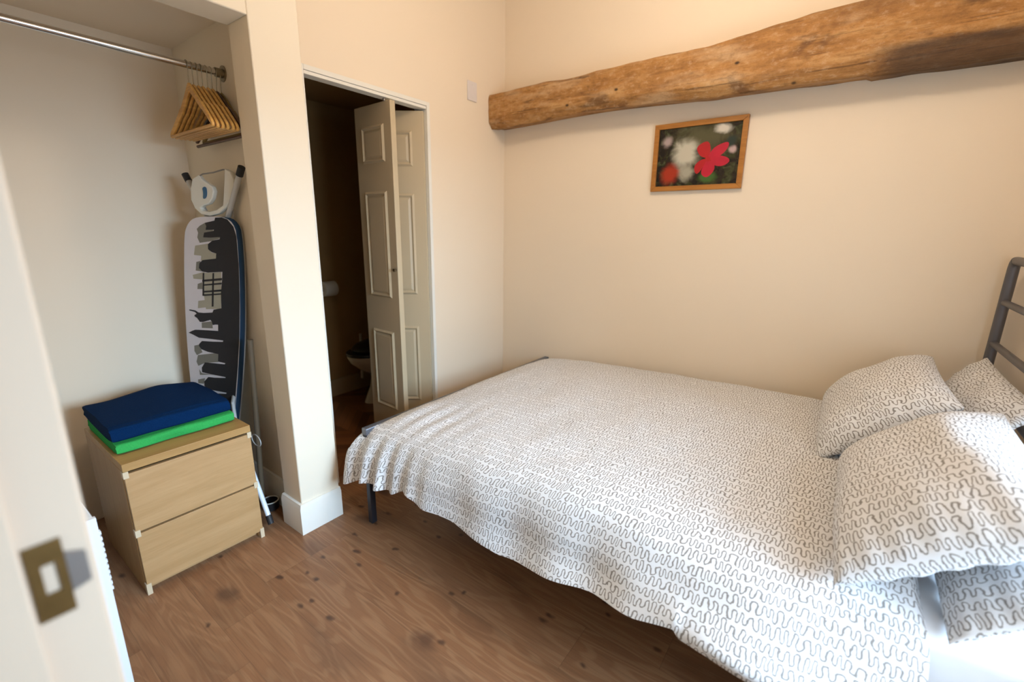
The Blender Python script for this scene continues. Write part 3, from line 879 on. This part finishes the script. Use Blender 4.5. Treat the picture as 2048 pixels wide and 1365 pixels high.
pts = [(2.567, hy1, 0), (2.567, hy1, 1.215)]
post = B()
tube(post, [(2.567, hy1, 0), (2.567, hy1, .6), (2.567, hy1, 1.215), (2.567, hy1 - .006, 1.236), (2.567, hy1 - .022, 1.247)], R_, 18)
obj('headboard_post', post, m_bedmetal, bed)
post = B()
tube(post, [(2.567, hy0, 0), (2.567, hy0, .6), (2.567, hy0, 1.215), (2.567, hy0 + .006, 1.236), (2.567, hy0 + .022, 1.247)], R_, 18)
obj('headboard_post', post, m_bedmetal, bed)
obj('top_rail', tube(B(), [(2.567, hy0 + .02, 1.246), (2.567, hy1 - .02, 1.246)], .016, 18), m_bedmetal, bed)
for z in (1.082, .914, .745, .57):
    obj('rung', tube(B(), [(2.567, hy0 + .01, z), (2.567, hy1 - .01, z)], .0125, 14), m_bedmetal, bed)

bm = bx(.452, 2.535, -1.535, -.065, .334, .47)
bmesh.ops.bevel(bm, geom=bm.edges[:], offset=.035, segments=4, affect='EDGES', profile=.6)
for v in bm.verts:
    if v.co.z > .4: v.co.z += .07 * min(1, max(0, (v.co.x - .5) / 1.9))
tag(obj('mattress', bm, m_sheet), 'mattress in a white fitted sheet showing at the pillow end of the bed', 'mattress')

# ------------------------------------------------------------------ duvet
def catmull(P, n):
    P = [Vector(p) for p in P]
    out = []
    Q = [P[0] * 2 - P[1]] + P + [P[-1] * 2 - P[-2]]
    for i in range(1, len(Q) - 2):
        p0, p1, p2, p3 = Q[i - 1:i + 3]
        for k in range(16):
            t = k / 16
            out.append(.5 * ((2 * p1) + (p2 - p0) * t + (2 * p0 - 5 * p1 + 4 * p2 - p3) * t * t + (3 * p1 - p0 - 3 * p2 + p3) * t ** 3))
    out.append(P[-1])
    ln = [0]
    for a, b in zip(out, out[1:]): ln.append(ln[-1] + (b - a).length)
    res = []; j = 0
    for k in range(n + 1):
        s = ln[-1] * k / n
        while j < len(ln) - 2 and ln[j + 1] < s: j += 1
        f = (s - ln[j]) / max(1e-9, ln[j + 1] - ln[j])
        res.append(out[j].lerp(out[j + 1], f))
    return res, ln[-1]
def interp(x, xs, ys):
    return float(np.interp(x, xs, ys))
def sm(e0, e1, x):
    t = min(1, max(0, (x - e0) / (e1 - e0))); return t * t * (3 - 2 * t)
HX = [.37, .538, .58, .714, .769, .885, 1.013, 1.244, 1.352, 1.505, 1.732, 1.833, 1.85, 1.903, 2.01, 2.15, 2.30]
HZ = [.219, .287, .279, .293, .325, .297, .296, .264, .277, .304, .345, .378, .361, .363, .352, .345, .40]
YX = [.3, .5, .8, 1.2, 1.6, 1.9, 2.1, 2.35]; YY = [-1.65, -1.64, -1.635, -1.625, -1.65, -1.70, -1.685, -1.64]
nxd, ntd = 240, 190
XE = 2.292
grid = []
for i in range(nxd + 1):
    s = i / nxd
    xb = .455 + (XE - .455) * s
    zt = interp(xb, [.45, .6, 1.0, 1.6, 2.2], [.500, .520, .545, .562, .572])
    xh = .37 + (XE + .008 - .37) * s
    hz, hy = interp(xh, HX, HZ), interp(xh, YX, YY)
    flat = sm(0, .06, s)
    zn = zt - .035
    bulge = .055 * math.exp(-((xb - 1.98) / .20) ** 2) - .025 * math.exp(-((xb - 1.45) / .3) ** 2)
    P = [(0, -.055, zt - .045), (0, -.11, zt - .012), (0, -.28, zt), (0, -.8, zt + .008), (0, -1.28, zt - .001),
         (0, -1.45, zt - .012), (0, -1.55 - bulge * .3, zt - .050), (0, -1.605 - bulge * .7, zt - .125), (0, (hy - 1.612) / 2 - bulge * .9, (hz + zt - .125) / 2 - .01), (0, hy, hz)]
    pr, L = catmull(P, ntd)
    row = []
    for j, p in enumerate(pr):
        t = j / ntd; arc = t * L
        y, z = p.y, p.z
        drop = sm(-1.42, -1.60, y) if y < -1.42 else 0
        low = sm(.47, .28, z) if z < .5 else 0
        # plan shape at the foot end: straight along the rail, swinging out past the leg
        xf = interp(y, [-1.66, -1.60, -1.56, -1.50, -1.40, -.05], [.352, .372, .398, .432, .450, .456])
        if y < -1.60: xf = interp(z, [.2, .26, .33, .40, .5], [.362, .352, .356, .368, .385])
        x = xf + (XE - xf) * s + .008 * drop * s
        # vertical folds gathered near the foot corner, wider further on
        f1 = .017 * math.sin((x - .38) * 2 * PI / .105 + 1.2 * math.sin(x * 9) + z * 5) * math.exp(-((x - .50) / .26) ** 2)
        f2 = .008 * math.sin(x * 2 * PI / .29 + .6 + z * 4)
        fold = (f1 * 1.15 + f2) * (sm(-1.47, -1.60, y) if y < -1.47 else 0) * (.35 + .65 * low)
        y -= fold
        # puckers running up onto the top from the folds and small quilting swells
        top = 1 - drop
        z += top * .0065 * noise.noise(Vector((x * 4.2, y * 4.2, 1.7))) + top * .003 * noise.noise(Vector((x * 11, y * 11, 9)))
        wr = math.exp(-((x - .62) / .25) ** 2) * sm(-1.05, -1.4, y)
        z += .0035 * wr * math.sin((x - .38) * 2 * PI / .105 + 1.2 * math.sin(x * 9)) * top
        y -= .004 * drop * noise.noise(Vector((x * 8, z * 8, 3)))
        # rounded foot edge
        if s < .03 and y > -1.5: z -= .012 * (1 - s / .03) ** 2
        if s > .985: z -= .026 * ((s - .985) / .015) ** 2 * top
        row.append((x, y, z, s * 1.95, arc))
    grid.append(row)
bm = B(); uvl = bm.loops.layers.uv.new('UVMap')
V = [[bm.verts.new(p[:3]) for p in row] for row in grid]
for i in range(nxd):
    for j in range(ntd):
        f = bm.faces.new((V[i][j], V[i + 1][j], V[i + 1][j + 1], V[i][j + 1]))
        for lp, (a, b) in zip(f.loops, ((i, j), (i + 1, j), (i + 1, j + 1), (i, j + 1))):
            lp[uvl].uv = grid[a][b][3:5]
dv = obj('duvet', bm, m_sq, ang=180)
md = dv.modifiers.new('thick', 'SOLIDIFY'); md.thickness = .018; md.offset = -1
md = dv.modifiers.new('round', 'BEVEL'); md.width = .006; md.segments = 2; md.limit_method = 'ANGLE'; md.angle_limit = math.radians(60)
tag(dv, 'white duvet with a grey squiggle pattern spread over the bed', 'duvet')

# ------------------------------------------------------------------ pillows
def pillow(label, c, ax, ay, lx, ly, th, seed, droop=None, pinch=.02, floor_z=None, uvoff=(0, 0)):
    """c centre, ax/ay unit axes across the short and long side"""
    ax, ay = Vector(ax).normalized(), Vector(ay).normalized()
    nz = ax.cross(ay).normalized()
    ay = nz.cross(ax).normalized()
    if nz.z < 0: nz = -nz
    N = 44
    bm = B(); uvl = bm.loops.layers.uv.new('UVMap')
    def pt(u, v, side):
        e = (1 - abs(u) ** 2.8) * (1 - abs(v) ** 2.8)
        h = th / 2 * max(e, 0) ** .48 * (1 if side > 0 else .55)
        # edges bow in between the pointed corners
        iu = 1 - pinch * (1 - v * v) * 2.2; iv = 1 - pinch * (1 - u * u) * 2.2
        p = Vector(c) + ax * (u * lx / 2 * iu) + ay * (v * ly / 2 * iv) + nz * (side * h)
        rim = max(abs(u), abs(v))
        q = noise.noise(Vector((u * 2.1 + seed, v * 2.1, side * .7)))
        p += nz * (.016 * q * max(e, 0) ** .5)
        # gathers at the seams
        g = math.sin((u if abs(v) > abs(u) else v) * 21 + seed) * max(0, (rim - .62) / .38) * .0035 * (1 - (rim > .985))
        p += nz * g * side
        if droop: p = droop(p, u, v)
        return p
    lin = [math.sin(PI / 2 * (-1 + 2 * k / N)) for k in range(N + 1)]
    grids = {}
    for side in (1, -1):
        g = []
        for i, u in enumerate(lin):
            r = []
            for j, v in enumerate(lin):
                if side == -1 and (i in (0, N) or j in (0, N)): r.append(grids[1][i][j])
                else: r.append(bm.verts.new(pt(u, v, side)))
            g.append(r)
        grids[side] = g
        co = [[v.co.copy() for v in r] for r in g]
        m_ = N // 2
        UU = [[0.0] * (N + 1) for _ in range(N + 1)]; VV = [[0.0] * (N + 1) for _ in range(N + 1)]
        for q in range(N + 1):
            for k in range(m_, N):
                UU[k + 1][q] = UU[k][q] + (co[k + 1][q] - co[k][q]).length
                VV[q][k + 1] = VV[q][k] + (co[q][k + 1] - co[q][k]).length
            for k in range(m_, 0, -1):
                UU[k - 1][q] = UU[k][q] - (co[k - 1][q] - co[k][q]).length
                VV[q][k - 1] = VV[q][k] - (co[q][k - 1] - co[q][k]).length
        for i in range(N):
            for j in range(N):
                q = [(i, j), (i + 1, j), (i + 1, j + 1), (i, j + 1)]
                if side == -1: q = q[::-1]
                f = bm.faces.new([g[a][b] for a, b in q])
                for lp, (a, b) in zip(f.loops, q):
                    lp[uvl].uv = (UU[a][b] + uvoff[0] + (3 if side < 0 else 0), VV[a][b] + uvoff[1])
    o = obj('pillow', bm, m_sq, ang=180)
    return tag(o, label, 'pillow', 'squiggle pattern pillows at the head of the bed')

def inc(deg, tw=0.0):
    a = math.radians(deg)
    return (math.cos(a) * math.cos(tw), math.cos(a) * math.sin(tw), math.sin(a))
pillow('pillow nearest the camera, propped up at the front of the bed', (2.298, -1.212, .712), inc(38), (0, 1, 0), .43, .69, .235, 1.0, uvoff=(.31, .17))
pillow('pillow propped up by the wall, behind the nearest pillow', (2.222, -.505, .705), inc(40), (0, 1, 0), .43, .71, .225, 2.3, uvoff=(5.1, 2.2))
pillow('pillow lying under the nearest pillow, its corner on the white sheet', (2.438, -1.215, .645), inc(43), (0, 1, 0), .31, .67, .115, 3.9, uvoff=(9.3, 4.4))
pillow('pillow leaning in the corner against the headboard post', (2.442, -.46, .70), inc(55), (0, 1, 0), .39, .71, .12, 5.2, uvoff=(2.2, 7.7))

# ------------------------------------------------------------------ light
wd = bpy.data.worlds.new('World'); S.world = wd; wd.use_nodes = True
bg = wd.node_tree.nodes['Background']
sky = wd.node_tree.nodes.new('ShaderNodeTexSky')
try: sky.sky_type = 'HOSEK_WILKIE'
except Exception: pass
wd.node_tree.links.new(sky.outputs[0], bg.inputs[0])
bg.inputs[1].default_value = .35
def area(name, loc, target, sx, sy, power, col):
    d = bpy.data.lights.new(name, 'AREA'); d.shape = 'RECTANGLE'; d.size = sx; d.size_y = sy; d.energy = power; d.color = col
    o = bpy.data.objects.new(name, d); COL.objects.link(o); o.location = loc
    o.rotation_euler = (Vector(target) - Vector(loc)).to_track_quat('-Z', 'Y').to_euler()
    return o
area('daylight', (XF + 2.4, -1.75, 2.05), (.6, -1.6, .7), 1.7, 1.3, 410, (.50, .745, 1.0))
def point(name, loc, power, col, r):
    d = bpy.data.lights.new(name, 'POINT'); d.energy = power; d.color = col; d.shadow_soft_size = r
    o = bpy.data.objects.new(name, d); COL.objects.link(o); o.location = loc; return o
point('ceiling_bulb', (1.5, -1.2, 2.6), 32, (1.0, .82, .64), .12)
area('skylight', (XF + .16, (WY0 + WY1) / 2, (WZ0 + WZ1) / 2), (0, -1.2, .9), 1.15, 1.1, 31, (.72, .86, 1.0))
point('hall_fill', (1.9, -3.3, 2.3), 1.2, (1.0, .86, .66), .15)  # added fill light in the unseen hall

# ------------------------------------------------------------------ camera
cam = bpy.data.cameras.new('camera'); co = bpy.data.objects.new('camera', cam); COL.objects.link(co)
Rr = Vector((0.8038355763, 0.5947360406, 0.0117221262)); Uu = Vector((-0.1501977588, 0.1838585663, 0.9714096256)); Ff = Vector((-0.5755771013, 0.7826142534, -0.2371200770))
M = Matrix.Identity(4)
for i in range(3):
    M[i][0], M[i][1], M[i][2] = Rr[i], Uu[i], -Ff[i]
M[0][3], M[1][3], M[2][3] = 2.05062395, -2.67024826, 1.33754566
co.matrix_world = M
cam.sensor_fit = 'HORIZONTAL'; cam.sensor_width = 36; cam.lens = 905.0723 / 2048 * 36
cam.clip_start = .02
cam.dof.use_dof = True; cam.dof.focus_distance = 1.75; cam.dof.aperture_fstop = 1.7
S.camera = co
S.view_settings.view_transform = 'Standard'
S.view_settings.exposure = 0.0

cy = S.cycles
cy.caustics_reflective = False; cy.caustics_refractive = False
cy.max_bounces = 8; cy.diffuse_bounces = 4; cy.glossy_bounces = 3; cy.transmission_bounces = 3
cy.use_adaptive_sampling = True; cy.adaptive_threshold = .04
